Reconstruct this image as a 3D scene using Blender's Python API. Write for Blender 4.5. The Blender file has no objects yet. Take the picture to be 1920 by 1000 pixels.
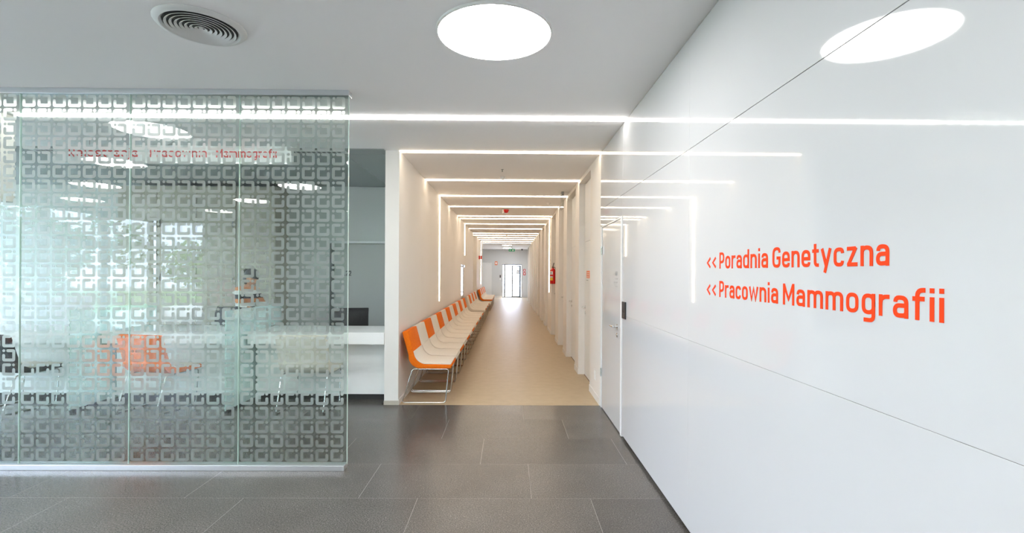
import bpy, bmesh, math, random
from mathutils import Vector, Matrix
random.seed(7)
SC = bpy.context.scene
COL = SC.collection

# ------------------------------------------------------------------ camera
# X right, Y into the picture (along the corridor), Z up; metres
CH = 1.57
cam_d = bpy.data.cameras.new('camera'); cam = bpy.data.objects.new('camera', cam_d); COL.objects.link(cam)
cam_d.sensor_width = 36.0
cam_d.lens = 905.0 / 1920.0 * 36.0
cam_d.shift_y = 11.0 / 1920.0
cam_d.clip_start = 0.02
cam.matrix_world = (Matrix.Translation((0, 0, CH)) @ Matrix.Rotation(-0.0077, 4, 'Z')
                    @ Matrix.Rotation(math.pi / 2, 4, 'X') @ Matrix.Rotation(0.0055, 4, 'Z'))
SC.camera = cam
# ------------------------------------------------------------------ light and exposure
wd = bpy.data.worlds.new('overcast_sky'); SC.world = wd; wd.use_nodes = True
bg = wd.node_tree.nodes['Background']
bg.inputs[0].default_value = (0.75, 0.85, 1.08, 1); bg.inputs[1].default_value = 11.0
sun_d = bpy.data.lights.new('sun', 'SUN'); sun_d.energy = 16.0; sun_d.color = (1.0, .95, .88); sun_d.angle = math.radians(.6)
sun = bpy.data.objects.new('sun', sun_d); COL.objects.link(sun); sun.location = (10, 0, 20)
sun.rotation_euler = (0, math.radians(32), math.radians(12))     # high sun from behind the glossy wall: lights the forecourt, not the hall
E_STRIP, E_HALL, E_ROUND = 8.8, 19.5, 23.0
vs = SC.view_settings
vs.view_transform = 'Standard'; vs.look = 'None'; vs.gamma = 1.0; vs.use_curve_mapping = False
vs.exposure = 0.69
SC.cycles.max_bounces = 10; SC.cycles.diffuse_bounces = 5; SC.cycles.glossy_bounces = 5
SC.cycles.transparent_max_bounces = 24; SC.cycles.transmission_bounces = 6
SC.cycles.sample_clamp_indirect = 6.0
SC.cycles.use_denoising = True

# ------------------------------------------------------------------ materials
MATS = {}
def principled(name, col, rough=0.5, metal=0.0, spec=0.5, **kw):
    m = bpy.data.materials.new(name); m.use_nodes = True
    b = m.node_tree.nodes['Principled BSDF']
    b.inputs['Base Color'].default_value = (*col, 1); b.inputs['Roughness'].default_value = rough
    b.inputs['Metallic'].default_value = metal; b.inputs['Specular IOR Level'].default_value = spec
    for k, v in kw.items(): b.inputs[k].default_value = v
    MATS[name] = m
    return m
def nodes(m): return m.node_tree.nodes, m.node_tree.links, m.node_tree.nodes['Principled BSDF']
def add_noise_bump(m, scale, strength, dist=0.001, detail=3):
    n, l, b = nodes(m)
    tc = n.new('ShaderNodeTexCoord'); t = n.new('ShaderNodeTexNoise'); t.inputs['Scale'].default_value = scale
    t.inputs['Detail'].default_value = detail
    bp = n.new('ShaderNodeBump'); bp.inputs['Strength'].default_value = strength; bp.inputs['Distance'].default_value = dist
    l.new(tc.outputs['Object'], t.inputs['Vector']); l.new(t.outputs['Fac'], bp.inputs['Height']); l.new(bp.outputs['Normal'], b.inputs['Normal'])
def mottle(m, c1, c2, scale, detail=4, lo=0.35, hi=0.65):
    n, l, b = nodes(m)
    tc = n.new('ShaderNodeTexCoord'); t = n.new('ShaderNodeTexNoise'); t.inputs['Scale'].default_value = scale; t.inputs['Detail'].default_value = detail
    r = n.new('ShaderNodeValToRGB'); r.color_ramp.elements[0].position = lo; r.color_ramp.elements[1].position = hi
    r.color_ramp.elements[0].color = (*c1, 1); r.color_ramp.elements[1].color = (*c2, 1)
    l.new(tc.outputs['Object'], t.inputs['Vector']); l.new(t.outputs['Fac'], r.inputs['Fac']); l.new(r.outputs['Color'], b.inputs['Base Color'])
    return r

mottle(principled('ceiling_paint', (.90, .90, .90), .75), (.895, .895, .90), (.905, .905, .91), 1.5)
mottle(principled('wall_paint', (.82, .80, .77), .6), (.815, .79, .755), (.835, .81, .78), 1.2)
principled('white_paint', (.82, .83, .83), .45)
principled('grey_wall', (.60, .625, .61), .6); principled('door_grey', (.46, .48, .465), .5)
principled('lobby_wall', (.62, .63, .63), .6)
principled('shade_toned_panel', (.31, .34, .33), .7)  # reception ceiling: dimness of the unlit room put into the base colour
add_noise_bump(principled('gloss_panel', (.55, .555, .565), .035, spec=.6), 2.2, .05, .004, 2)
principled('white_lacquer', (.61, .615, .62), .08, spec=.55)
principled('counter_white', (.91, .92, .92), .22)
principled('dark_plinth', (.03, .03, .032), .5)
principled('black_plastic', (.012, .013, .015), .35)
principled('chrome', (.72, .72, .72), .18, 1.0)
principled('steel_rod', (.62, .61, .60), .25, 1.0)
principled('aluminium', (.66, .69, .72), .28, .85)
principled('baseboard_white', (.80, .79, .77), .45)
principled('plinth_beige', (.50, .45, .38), .5)
principled('orange_letter', (.80, .048, .004), .6, spec=.2)
principled('red_letter', (.62, .02, .02), .4)
principled('orange_sticker', (.85, .22, .08), .5)
principled('grey_print', (.30, .30, .30), .6)
principled('signal_red', (.62, .012, .01), .25)
principled('label_white', (.85, .85, .85), .5)
principled('label_yellow', (.85, .55, .04), .5)
principled('label_blue', (.03, .06, .25), .5)
principled('exit_green', (.01, .42, .16), .4)
principled('brass_dark', (.10, .06, .03), .4)
principled('sign_white', (.80, .82, .83), .35)
principled('socket_white', (.85, .84, .82), .35)
principled('frame_brown', (.16, .09, .06), .5)
principled('frame_grey', (.28, .30, .31), .4, .5)
principled('door_dark', (.04, .05, .055), .4)
principled('bark', (.12, .08, .05), .9)
principled('brick_red', (.36, .09, .06), .8)
principled('skin', (.55, .28, .17), .5)
principled('hair', (.012, .010, .010), .5)
principled('trousers', (.03, .035, .05), .8)
principled('paper', (.85, .85, .83), .7)
principled('eye_dark', (.01, .01, .01), .3)
principled('lip', (.42, .13, .11), .5)
principled('grout', (.28, .265, .245), .8)
principled('vent_paint', (.74, .75, .74), .4)
mottle(principled('orange_fabric', (.80, .16, .005), .8, spec=.2), (.76, .145, .004), (.83, .175, .006), 60)
mottle(principled('beige_fabric', (.74, .68, .60), .85), (.71, .655, .575), (.77, .71, .63), 80)
mottle(principled('dark_fabric', (.03, .035, .04), .8), (.025, .03, .035), (.045, .05, .055), 60)
mottle(principled('mesh_black', (.015, .015, .017), .7), (.010, .010, .012), (.03, .03, .032), 140)
mottle(principled('linoleum', (.46, .36, .23), .42, spec=.28), (.44, .34, .215), (.475, .37, .24), 9, 6)
mottle(principled('cabinet_beige', (.48, .44, .36), .45), (.46, .42, .34), (.51, .47, .39), 2.0)
mottle(principled('lawn', (.10, .17, .05), .9), (.08, .14, .035), (.14, .22, .07), 4)
mottle(principled('outside_paving', (.55, .55, .54), .9), (.5, .5, .49), (.6, .6, .59), 2)

# polished granite: speckle, a tone of its own per slab
m = principled('granite', (.12, .115, .108), .30, spec=.5)
n, l, b = nodes(m)
tc = n.new('ShaderNodeTexCoord'); oi = n.new('ShaderNodeObjectInfo')
geo = n.new('ShaderNodeNewGeometry')
t1 = n.new('ShaderNodeTexNoise'); t1.inputs['Scale'].default_value = 120; t1.inputs['Detail'].default_value = 4; t1.inputs['Roughness'].default_value = .7
t2 = n.new('ShaderNodeTexVoronoi'); t2.inputs['Scale'].default_value = 38
t3 = n.new('ShaderNodeTexNoise'); t3.inputs['Scale'].default_value = 2.2; t3.inputs['Detail'].default_value = 4
for t in (t1, t2, t3): l.new(geo.outputs['Position'], t.inputs['Vector'])
r1 = n.new('ShaderNodeValToRGB'); r1.color_ramp.elements[0].position = .33; r1.color_ramp.elements[1].position = .70
r1.color_ramp.elements[0].color = (.026, .025, .024, 1); r1.color_ramp.elements[1].color = (.165, .155, .142, 1)
l.new(t1.outputs['Fac'], r1.inputs['Fac'])
r2 = n.new('ShaderNodeValToRGB'); r2.color_ramp.elements[0].position = .045; r2.color_ramp.elements[1].position = .075
r2.color_ramp.elements[0].color = (1, 1, 1, 1); r2.color_ramp.elements[1].color = (0, 0, 0, 1)
l.new(t2.outputs['Distance'], r2.inputs['Fac'])
mx = n.new('ShaderNodeMix'); mx.data_type = 'RGBA'
l.new(r2.outputs['Color'], mx.inputs['Factor']); l.new(r1.outputs['Color'], mx.inputs['A']); mx.inputs['B'].default_value = (.36, .35, .33, 1)
mr = n.new('ShaderNodeMapRange'); mr.inputs['To Min'].default_value = .84; mr.inputs['To Max'].default_value = 1.16
l.new(oi.outputs['Random'], mr.inputs['Value'])
mr3 = n.new('ShaderNodeMapRange'); mr3.inputs['From Min'].default_value = .3; mr3.inputs['From Max'].default_value = .7; mr3.inputs['To Min'].default_value = .88; mr3.inputs['To Max'].default_value = 1.12
l.new(t3.outputs['Fac'], mr3.inputs['Value'])
mu = n.new('ShaderNodeMath'); mu.operation = 'MULTIPLY'; l.new(mr.outputs['Result'], mu.inputs[0]); l.new(mr3.outputs['Result'], mu.inputs[1])
vm = n.new('ShaderNodeVectorMath'); vm.operation = 'SCALE'; l.new(mx.outputs['Result'], vm.inputs[0]); l.new(mu.outputs['Value'], vm.inputs['Scale'])
l.new(vm.outputs['Vector'], b.inputs['Base Color'])
rr = n.new('ShaderNodeMapRange'); rr.inputs['To Min'].default_value = .17; rr.inputs['To Max'].default_value = .32
l.new(t1.outputs['Fac'], rr.inputs['Value']); l.new(rr.outputs['Result'], b.inputs['Roughness'])

# leaves: each leaf a little different in green
m = principled('leaf', (.10, .20, .04), .6)
n, l, b = nodes(m)
geo = n.new('ShaderNodeNewGeometry'); rp_ = n.new('ShaderNodeValToRGB')
rp_.color_ramp.elements[0].color = (.07, .15, .03, 1); rp_.color_ramp.elements[1].color = (.26, .36, .09, 1)
l.new(geo.outputs['Random Per Island'], rp_.inputs['Fac']); l.new(rp_.outputs['Color'], b.inputs['Base Color'])

def emitter(name, col, s):
    m = bpy.data.materials.new(name); m.use_nodes = True
    n, l = m.node_tree.nodes, m.node_tree.links; n.remove(n['Principled BSDF'])
    e = n.new('ShaderNodeEmission'); e.inputs[0].default_value = (*col, 1); e.inputs[1].default_value = s
    l.new(e.outputs[0], n['Material Output'].inputs[0]); MATS[name] = m
emitter('strip_light', (1.0, .82, .62), E_STRIP)
emitter('hall_strip_light', (1.0, .95, .90), E_HALL)
emitter('round_light', (1.0, .985, .97), E_ROUND)

def thin_glass(name, r0, tint):
    m = bpy.data.materials.new(name); m.use_nodes = True
    n, l = m.node_tree.nodes, m.node_tree.links; n.remove(n['Principled BSDF'])
    lw = n.new('ShaderNodeLayerWeight'); lw.inputs['Blend'].default_value = .5
    p = n.new('ShaderNodeMath'); p.operation = 'POWER'; p.inputs[1].default_value = 5
    l.new(lw.outputs['Facing'], p.inputs[0])
    mr = n.new('ShaderNodeMapRange'); mr.inputs['To Min'].default_value = r0; mr.inputs['To Max'].default_value = 1
    l.new(p.outputs[0], mr.inputs['Value'])
    tr = n.new('ShaderNodeBsdfTransparent'); tr.inputs[0].default_value = (*tint, 1)
    gl = n.new('ShaderNodeBsdfGlossy'); gl.inputs['Roughness'].default_value = 0.0
    mix = n.new('ShaderNodeMixShader'); l.new(mr.outputs['Result'], mix.inputs[0]); l.new(tr.outputs[0], mix.inputs[1]); l.new(gl.outputs[0], mix.inputs[2])
    l.new(mix.outputs[0], n['Material Output'].inputs[0]); MATS[name] = m
thin_glass('partition_glass', .045, (.88, .925, .91))
thin_glass('window_glass', .05, (.95, .97, .97))

def frosted(name, rough, ior, col, white, clear):
    m = bpy.data.materials.new(name); m.use_nodes = True
    n, l = m.node_tree.nodes, m.node_tree.links; n.remove(n['Principled BSDF'])
    rf = n.new('ShaderNodeBsdfRefraction'); rf.inputs['Color'].default_value = (*col, 1); rf.inputs['Roughness'].default_value = rough; rf.inputs['IOR'].default_value = ior
    df = n.new('ShaderNodeBsdfDiffuse'); df.inputs[0].default_value = (.86, .90, .89, 1)
    tl = n.new('ShaderNodeBsdfTranslucent'); tl.inputs[0].default_value = (.84, .90, .88, 1)
    m1 = n.new('ShaderNodeMixShader'); m1.inputs[0].default_value = .5; l.new(df.outputs[0], m1.inputs[1]); l.new(tl.outputs[0], m1.inputs[2])
    m2 = n.new('ShaderNodeMixShader'); m2.inputs[0].default_value = white; l.new(rf.outputs[0], m2.inputs[1]); l.new(m1.outputs[0], m2.inputs[2])
    tr = n.new('ShaderNodeBsdfTransparent'); tr.inputs[0].default_value = (*col, 1)
    m3 = n.new('ShaderNodeMixShader'); m3.inputs[0].default_value = clear; l.new(m2.outputs[0], m3.inputs[1]); l.new(tr.outputs[0], m3.inputs[2])
    l.new(m3.outputs[0], n['Material Output'].inputs[0]); MATS[name] = m
frosted('frost', .5, 1.2, (.97, .985, .98), .17, .10)
frosted('frosted_divider', .5, 1.15, (.80, .90, .87), 1.0, .55)
m = principled('glass_edge', (.74, .90, .85), .12)
m.node_tree.nodes['Principled BSDF'].inputs['Transmission Weight'].default_value = .35

# striped knit top
m = principled('striped_knit', (.5, .5, .5), .85)
n, l, b = nodes(m)
tc = n.new('ShaderNodeTexCoord'); sp = n.new('ShaderNodeSeparateXYZ'); l.new(tc.outputs['Object'], sp.inputs[0])
mm = n.new('ShaderNodeMath'); mm.operation = 'MULTIPLY'; mm.inputs[1].default_value = 1 / .17; l.new(sp.outputs['Z'], mm.inputs[0])
fr = n.new('ShaderNodeMath'); fr.operation = 'FRACT'; l.new(mm.outputs[0], fr.inputs[0])
cr = n.new('ShaderNodeValToRGB'); cr.color_ramp.interpolation = 'CONSTANT'
e = cr.color_ramp.elements; e[0].position = 0; e[0].color = (.012, .013, .018, 1); e[1].position = .34; e[1].color = (.78, .77, .74, 1)
q = e.new(.66); q.color = (.62, .21, .06, 1)
l.new(fr.outputs[0], cr.inputs['Fac']); l.new(cr.outputs['Color'], b.inputs['Base Color'])

# ------------------------------------------------------------------ mesh helpers
class MB:
    def __init__(s): s.bm = bmesh.new()
    def box(s, x0, x1, y0, y1, z0, z1):
        v = [s.bm.verts.new((x, y, z)) for z in (z0, z1) for y in (y0, y1) for x in (x0, x1)]
        for f in ((0, 2, 3, 1), (4, 5, 7, 6), (0, 1, 5, 4), (2, 6, 7, 3), (0, 4, 6, 2), (1, 3, 7, 5)): s.bm.faces.new([v[i] for i in f])
        return s
    def quad(s, *p):
        s.bm.faces.new([s.bm.verts.new(q) for q in p]); return s
    def lathe(s, prof, c=(0, 0, 0), seg=32, axis='Z', closed=False):
        rings = []
        for r, h in prof:
            ring = []
            for k in range(seg):
                a = 2 * math.pi * k / seg
                p = (r * math.cos(a), r * math.sin(a), h)
                if axis == 'X': p = (h, r * math.cos(a), r * math.sin(a))
                if axis == 'Y': p = (r * math.cos(a), h, r * math.sin(a))
                ring.append(s.bm.verts.new((p[0] + c[0], p[1] + c[1], p[2] + c[2])))
            rings.append(ring)
        for a, b in zip(rings, rings[1:]):
            for k in range(seg): s.bm.faces.new((a[k], a[(k + 1) % seg], b[(k + 1) % seg], b[k]))
        if closed:
            s.bm.faces.new(rings[0][::-1]); s.bm.faces.new(rings[-1])
        return s
    def tube(s, pts, r, seg=8, loop=False):
        pts = [Vector(p) for p in pts]; n = len(pts); rings = []
        up = None
        for i, p in enumerate(pts):
            a = pts[(i - 1) % n] if (loop or i) else p
            b = pts[(i + 1) % n] if (loop or i < n - 1) else p
            t = (b - a).normalized()
            if up is None: up = Vector((0, 0, 1)) if abs(t.z) < .9 else Vector((1, 0, 0))
            u = t.cross(up)
            if u.length < 1e-4: u = t.orthogonal()
            u.normalize(); w = u.cross(t).normalized(); up = w
            rings.append([s.bm.verts.new(p + u * r * math.cos(2 * math.pi * k / seg) + w * r * math.sin(2 * math.pi * k / seg)) for k in range(seg)])
        rng = range(n) if loop else range(n - 1)
        for i in rng:
            a, b = rings[i], rings[(i + 1) % n]
            for k in range(seg): s.bm.faces.new((a[k], a[(k + 1) % seg], b[(k + 1) % seg], b[k]))
        if not loop:
            s.bm.faces.new(rings[0][::-1]); s.bm.faces.new(rings[-1])
        return s
    def prism(s, prof, y0, y1):            # (x,z) outline swept along y
        a = [s.bm.verts.new((x, y0, z)) for x, z in prof]; b = [s.bm.verts.new((x, y1, z)) for x, z in prof]; n = len(prof)
        for i in range(n): s.bm.faces.new((a[i], a[(i + 1) % n], b[(i + 1) % n], b[i]))
        s.bm.faces.new(a[::-1]); s.bm.faces.new(b); return s
    def strip(s, A, B, y0, y1):            # two matching (x,z) lines swept along y; side walls as quads (no concave ngons)
        n = len(A)
        va = [[s.bm.verts.new((x, y, z)) for x, z in A] for y in (y0, y1)]
        vb = [[s.bm.verts.new((x, y, z)) for x, z in B] for y in (y0, y1)]
        for i in range(n - 1):
            s.bm.faces.new((va[0][i], va[0][i + 1], va[1][i + 1], va[1][i])); s.bm.faces.new((vb[0][i], vb[1][i], vb[1][i + 1], vb[0][i + 1]))
            s.bm.faces.new((va[0][i], vb[0][i], vb[0][i + 1], va[0][i + 1])); s.bm.faces.new((va[1][i], va[1][i + 1], vb[1][i + 1], vb[1][i]))
        for i in (0, n - 1): s.bm.faces.new((va[0][i], va[1][i], vb[1][i], vb[0][i]))
        return s
    def build(s, name, mat, parent=None, bevel=0, smooth=False, seg=2):
        bmesh.ops.recalc_face_normals(s.bm, faces=s.bm.faces[:])
        if bevel:
            sharp = [e for e in s.bm.edges if len(e.link_faces) == 2 and e.calc_face_angle(0) > .6]
            bmesh.ops.bevel(s.bm, geom=sharp, offset=bevel, segments=seg, affect='EDGES', profile=.5)
        me = bpy.data.meshes.new(name)
        if parent is not None:
            s.bm.transform(Matrix.Translation(-world_of(parent)))
        s.bm.to_mesh(me); s.bm.free()
        for mm in (mat if isinstance(mat, (list, tuple)) else [mat]): me.materials.append(MATS[mm])
        if smooth:
            for p in me.polygons: p.use_smooth = True
            me.set_sharp_from_angle(angle=.7)
        o = bpy.data.objects.new(name, me); COL.objects.link(o)
        if parent is not None: o.parent = parent
        return o
def world_of(o):
    v = Vector(o.location)
    while o.parent: o = o.parent; v = v + Vector(o.location)
    return v
def tag(o, label, cat=None, group=None, kind=None):
    o['label'] = label
    if cat: o['category'] = cat
    if group: o['group'] = group
    if kind: o['kind'] = kind
    return o
def thing(name, label, cat, loc=(0, 0, 0), group=None, kind=None):
    o = bpy.data.objects.new(name, None); COL.objects.link(o); o.location = loc; o.empty_display_size = .1
    return tag(o, label, cat, group, kind)
def copy_tree(o, parent=None):
    c = o.copy(); COL.objects.link(c); c.parent = parent
    for ch in [x for x in COL.objects if x.parent == o]: copy_tree(ch, c)
    return c
def struct(name, mb, mat, label, cat, bevel=0):
    return tag(mb.build(name, mat, None, bevel), label, cat, kind='structure')
def box(name, mat, parent, *a, bevel=0): return MB().box(*a).build(name, mat, parent, bevel)

# ------------------------------------------------------------------ measures
H = 3.0                       # ceiling
XR = 1.09                     # glossy wall and corridor pilasters
XL = -1.29                    # corridor wall on the left
YC = 5.70                     # corridor starts
YEND = 23.4; YW = 30.0        # corridor ends, end wall of the lobby
YG = 3.83                     # glass partition
YB = 8.10                     # back wall of reception
XF = -9.6                     # window front far left
YBK = -5.4                    # wall behind the viewer
STRIPS = [5.70, 7.45, 9.0, 10.45, 12.2, 12.8, 14.2, 15.75, 17.6, 18.6, 19.7, 20.8, 22.1, 23.35]

# ------------------------------------------------------------------ floors
fl = thing('floor', 'dark grey granite slab floor of the entrance hall', 'floor', (0, 0, 0), kind='structure')
box('grout_bed', 'grout', fl, XF, XR + .06, YBK, YC, -.08, -.0006)
offs = {0: -1.03, 1: -.62, 2: -.22}
rows = [(5.15, YC)] + [(5.15 - .6 * (k + 1), 5.15 - .6 * k) for k in range(18)]
tcache = {}
for i, (y0, y1) in enumerate(rows):
    y0 = max(y0, YBK)
    if y1 <= YBK: break
    x = offs[i % 3]
    while x > XF: x -= 1.2
    while x < XR + .05:
        a, b_ = max(x, XF), min(x + 1.2, XR + .05)
        if b_ - a > .02:
            if y0 >= -.3 and a > -7.5:
                key = (round(b_ - a, 3), round(y1 - y0, 3))
                if key not in tcache:
                    w_, d_ = key
                    mb = MB().box(.0009, w_ - .0009, .0009, d_ - .0009, -.03, 0)
                    o = mb.build('tile', 'granite', fl, .0006, seg=1); tcache[key] = o.data
                else:
                    o = bpy.data.objects.new('tile', tcache[key]); COL.objects.link(o); o.parent = fl
                o.location = (a, y0, 0)
            else:
                rest = globals().setdefault('REST', MB()); rest.box(a + .0012, b_ - .0012, y0 + .0012, y1 - .0012, -.03, 0)
        x += 1.2
REST.build('tile_field', 'granite', fl)['kind'] = 'stuff'
struct('floor_reception', MB().box(XF, XL - .165, YC, YB, -.08, 0), 'granite', 'dark granite floor behind the reception desks', 'floor')
struct('floor_corridor', MB().box(XL - .2, 1.3, YC, YEND, -.08, 0).box(-2.7, 1.3, YEND, YW + .4, -.08, 0), 'linoleum', 'beige linoleum floor running down the corridor', 'floor')

# ------------------------------------------------------------------ ceiling
struct('ceiling', MB().box(XF - .2, 1.35, YBK - .2, YW + .2, H, H + .2), 'ceiling_paint', 'smooth light grey ceiling over hall and corridor', 'ceiling')
cr_ = thing('ceiling_reception', 'panelled ceiling over the reception desks, its shade painted in as grey', 'ceiling', (-1.5, YC, H), kind='structure')
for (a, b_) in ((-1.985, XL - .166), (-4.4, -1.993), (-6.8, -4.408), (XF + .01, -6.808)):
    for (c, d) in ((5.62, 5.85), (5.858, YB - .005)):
        box('ceiling_panel', 'shade_toned_panel', cr_, a, b_, c, d, H - .012, H - .0005)

# ------------------------------------------------------------------ glossy wall on the right
wr = thing('wall_right', 'glossy white back-painted panel wall with orange lettering', 'wall', (XR, 0, 0), kind='structure')
box('backing', 'white_paint', wr, XR + .03, XR + .25, YBK, YC, 0, H)
box('plinth', 'dark_plinth', wr, XR + .02, XR + .03, YBK, 4.62, 0, .05)
ycols = [(YBK, -2.99), (-2.989, -.04), (-.039, 2.91), (2.911, 4.60)]
zr = [(.028, 1.1665), (1.1675, 2.3185), (2.3215, H - .004)]
for (a, b_) in ycols:
    for (c, d) in zr: box('panel', 'gloss_panel', wr, XR, XR + .028, a, b_, c, d, bevel=.0007)
box('panel', 'gloss_panel', wr, XR, XR + .028, 4.604, YC, 2.322, H - .004, bevel=.0012)
box('panel', 'gloss_panel', wr, XR, XR + .028, 4.604, YC, 2.115, 2.318, bevel=.0012)
box('panel_edge', 'white_paint', wr, XR, XR + .028, 5.62, YC, 0, 2.11)

def lever_handle(parent, x, y, z, nx, along, name='handle', rosette=True):
    """lever on a wall of constant x; nx = direction into the room, along = direction of the lever in y"""
    mb = MB()
    mb.lathe([(.001, 0), (.026, 0), (.026, .007 * 1), (.011, .008), (.011, .045), (.001, .045)], (0, 0, 0), 16, 'X')
    for v in mb.bm.verts: v.co.x *= nx
    mb.tube([(.045 * nx, 0, 0), (.052 * nx, along * .02, 0), (.052 * nx, along * .125, 0)], .009, 8)
    mb.bm.transform(Matrix.Translation((x, y, z)))
    h = mb.build(name, 'chrome', parent, smooth=True)
    mb = MB(); mb.lathe([(.001, 0), (.024, 0), (.024, .008), (.009, .009), (.009, .014), (.001, .014)], (0, 0, 0), 16, 'X')
    for v in mb.bm.verts: v.co.x *= nx
    mb.bm.transform(Matrix.Translation((x, y, z - .085))); mb.build('keyhole_rosette', 'chrome', parent, smooth=True)
    return h

d1 = thing('door_1', 'glossy white door flush in the panel wall beside the black card reader', 'door', (XR, 5.1, 0), kind='structure')
box('leaf', 'white_lacquer', d1, XR + .002, XR + .03, 4.655, 5.60, .012, 2.095, bevel=.001)
for (a, b_, c, d) in ((4.605, 4.650, .006, 2.112), (5.604, 5.618, .006, 2.112), (4.651, 5.603, 2.098, 2.112)):
    box('door_frame', 'white_paint', d1, XR - .006, XR + .03, a, b_, c, d)
for z in (.42, 1.83):
    MB().lathe([(.001, 0), (.009, 0), (.009, .095), (.001, .095)], (XR - .007, 5.602, z - .05), 10).build('hinge', 'chrome', d1)
lever_handle(d1, XR + .002, 4.80, 1.035, -1, 1)
mb = MB()
for (u0, u1, z0, z1) in ((0, .05, 1.545, 1.585), (.06, .10, 1.545, 1.585), (0, .10, 1.505, 1.515), (-.06, .10, 1.470, 1.480), (.0, .10, 1.43, 1.438)):
    mb.box(XR + .001, XR + .0025, 4.86 - u1 + .06, 4.86 - u0 + .06, z0, z1)
mb.build('room_number_print', 'grey_print', d1)
rd = thing('card_reader', 'black card reader on the glossy wall beside the flush door', 'card reader', (XR, 4.51, 1.14))
box('housing', 'black_plastic', rd, XR - .012, XR, 4.445, 4.575, 1.14, 1.30, bevel=.004)
box('reader_window', 'dark_plinth', rd, XR - .0135, XR - .012, 4.465, 4.555, 1.20, 1.285)
box('status_light', 'grey_print', rd, XR - .0135, XR - .012, 4.50, 4.52, 1.16, 1.166)

# ------------------------------------------------------------------ corridor, right side: pilasters and recessed doors
wcr = thing('wall_corridor_right', 'white corridor wall with pilasters between recessed doors', 'wall', (XR, YC, 0), kind='structure')
niches = [(6.42, 7.45), (7.86, 9.0), (9.55, 10.45), (11.15, 12.2), (13.3, 14.2), (14.85, 15.75), (16.6, 17.6), (18.05, 18.6), (19.1, 19.7), (20.2, 20.8), (21.4, 22.1), (22.6, 23.35)]
XN = [1.180, 1.180, 1.19, 1.205] + [1.20] * 8
box('back_wall', 'wall_paint', wcr, 1.24, 1.35, YC, YW, 0, H)
box('header', 'wall_paint', wcr, XR, 1.24, YC, YEND + .3, 2.945, H)
prev = YC
for k, ((a, b_), xn) in enumerate(zip(niches, XN)):
    box('pilaster', 'wall_paint', wcr, XR, 1.24, prev, a, 0, 2.945)
    box('baseboard', 'baseboard_white', wcr, XR - .008, XR, prev + .002, a, 0, .085)
    d = thing('door_%d' % (k + 2), ('tall white corridor door with orange sticker, recessed nearest the hall' if k == 0 else
              'recessed white corridor door, %s from the hall on the right' % ('second third fourth fifth sixth seventh eighth ninth tenth eleventh twelfth'.split()[k - 1])),
              'door', (xn, (a + b_) / 2, 0), kind='structure')
    box('leaf', 'white_paint', d, xn, 1.238, a + .03, b_ - .03, .01, 2.04)
    box('over_panel', 'white_paint', d, xn, 1.238, a + .03, b_ - .03, 2.045, 2.93)
    box('door_frame', 'wall_paint', d, xn + .003, 1.238, a, a + .027, 0, 2.945)
    box('door_frame', 'wall_paint', d, xn + .003, 1.238, b_ - .027, b_, 0, 2.945)
    lever_handle(d, xn, b_ - .09, 1.045, -1, -1)
    if k in (0, 1): box('threshold', 'frame_brown', d, xn - .004, xn, a + .03, b_ - .03, 0, .012)
    if k == 0:
        box('sticker', 'orange_sticker', d, xn - .0015, xn, 6.98, 7.26, 1.49, 1.60)
        box('room_number_print', 'grey_print', d, xn - .0015, xn, 7.12, 7.28, 1.455, 1.463)
        for z in (1.51, 1.54, 1.57): box('sticker_line', 'label_white', d, xn - .003, xn - .0015, 7.02, 7.22, z - .004, z + .004)
    if k == 3: box('sticker', 'orange_sticker', d, xn - .0015, xn, 11.45, 11.55, 1.75, 2.2)
    prev = b_
box('pilaster', 'wall_paint', wcr, XR, 1.24, prev, prev + .4, 0, 2.945)
box('pilaster', 'wall_paint', wcr, XR, 1.24, 24.8, 25.3, 0, 2.945)
box('pilaster', 'wall_paint', wcr, XR, 1.24, 26.6, 27.1, 0, 2.945)
so = thing('wall_socket', 'white socket plate low on the first corridor pilaster', 'socket', (XR, 6.0, .29))
box('plate', 'socket_white', so, XR - .009, XR, 5.965, 6.045, .235, .365, bevel=.003)
box('rocker', 'label_white', so, XR - .012, XR - .009, 5.985, 6.025, .25, .35)

# ------------------------------------------------------------------ corridor, left side
wl = thing('wall_corridor_left', 'warm white corridor wall behind the row of chairs', 'wall', (XL, YC, 0), kind='structure')
T = .165
box('wall_body', 'wall_paint', wl, XL - T, XL, YC, 13.1, 0, H)
box('wall_body', 'wall_paint', wl, XL - T, XL, 13.1, 14.0, 1.80, H)
box('wall_body', 'wall_paint', wl, XL - T, XL, 14.0, 17.7, 0, H)
box('niche_back', 'wall_paint', wl, XL - .4, XL - .14, 17.7, 19.2, 0, H)
box('wall_body', 'wall_paint', wl, XL - T, XL + .03, 19.2, YEND, 0, H)
box('end_plinth', 'plinth_beige', wl, XL - T - .004, XL + .004, YC - .006, YC, 0, .05)
box('baseboard', 'baseboard_white', wl, XL, XL + .008, YC, 13.1, 0, .06)
box('baseboard', 'baseboard_white', wl, XL, XL + .008, 14.0, 17.7, 0, .06)
dl = thing('door_14', 'low white door in the left corridor wall behind the chairs', 'door', (XL, 13.5, 0), kind='structure')
box('leaf', 'white_lacquer', dl, XL - .06, XL - .01, 13.13, 13.97, .01, 1.77)
box('door_frame', 'white_paint', dl, XL - .1, XL + .006, 13.1, 13.127, 0, 1.80)
box('door_frame', 'white_paint', dl, XL - .1, XL + .006, 13.973, 14.0, 0, 1.80)
box('door_frame', 'white_paint', dl, XL - .1, XL + .006, 13.128, 13.972, 1.773, 1.80)
box('door_closer', 'chrome', dl, XL - .01, XL + .04, 13.6, 13.85, 1.71, 1.76)
lever_handle(dl, XL - .01, 13.25, 1.03, 1, 1)

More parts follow.
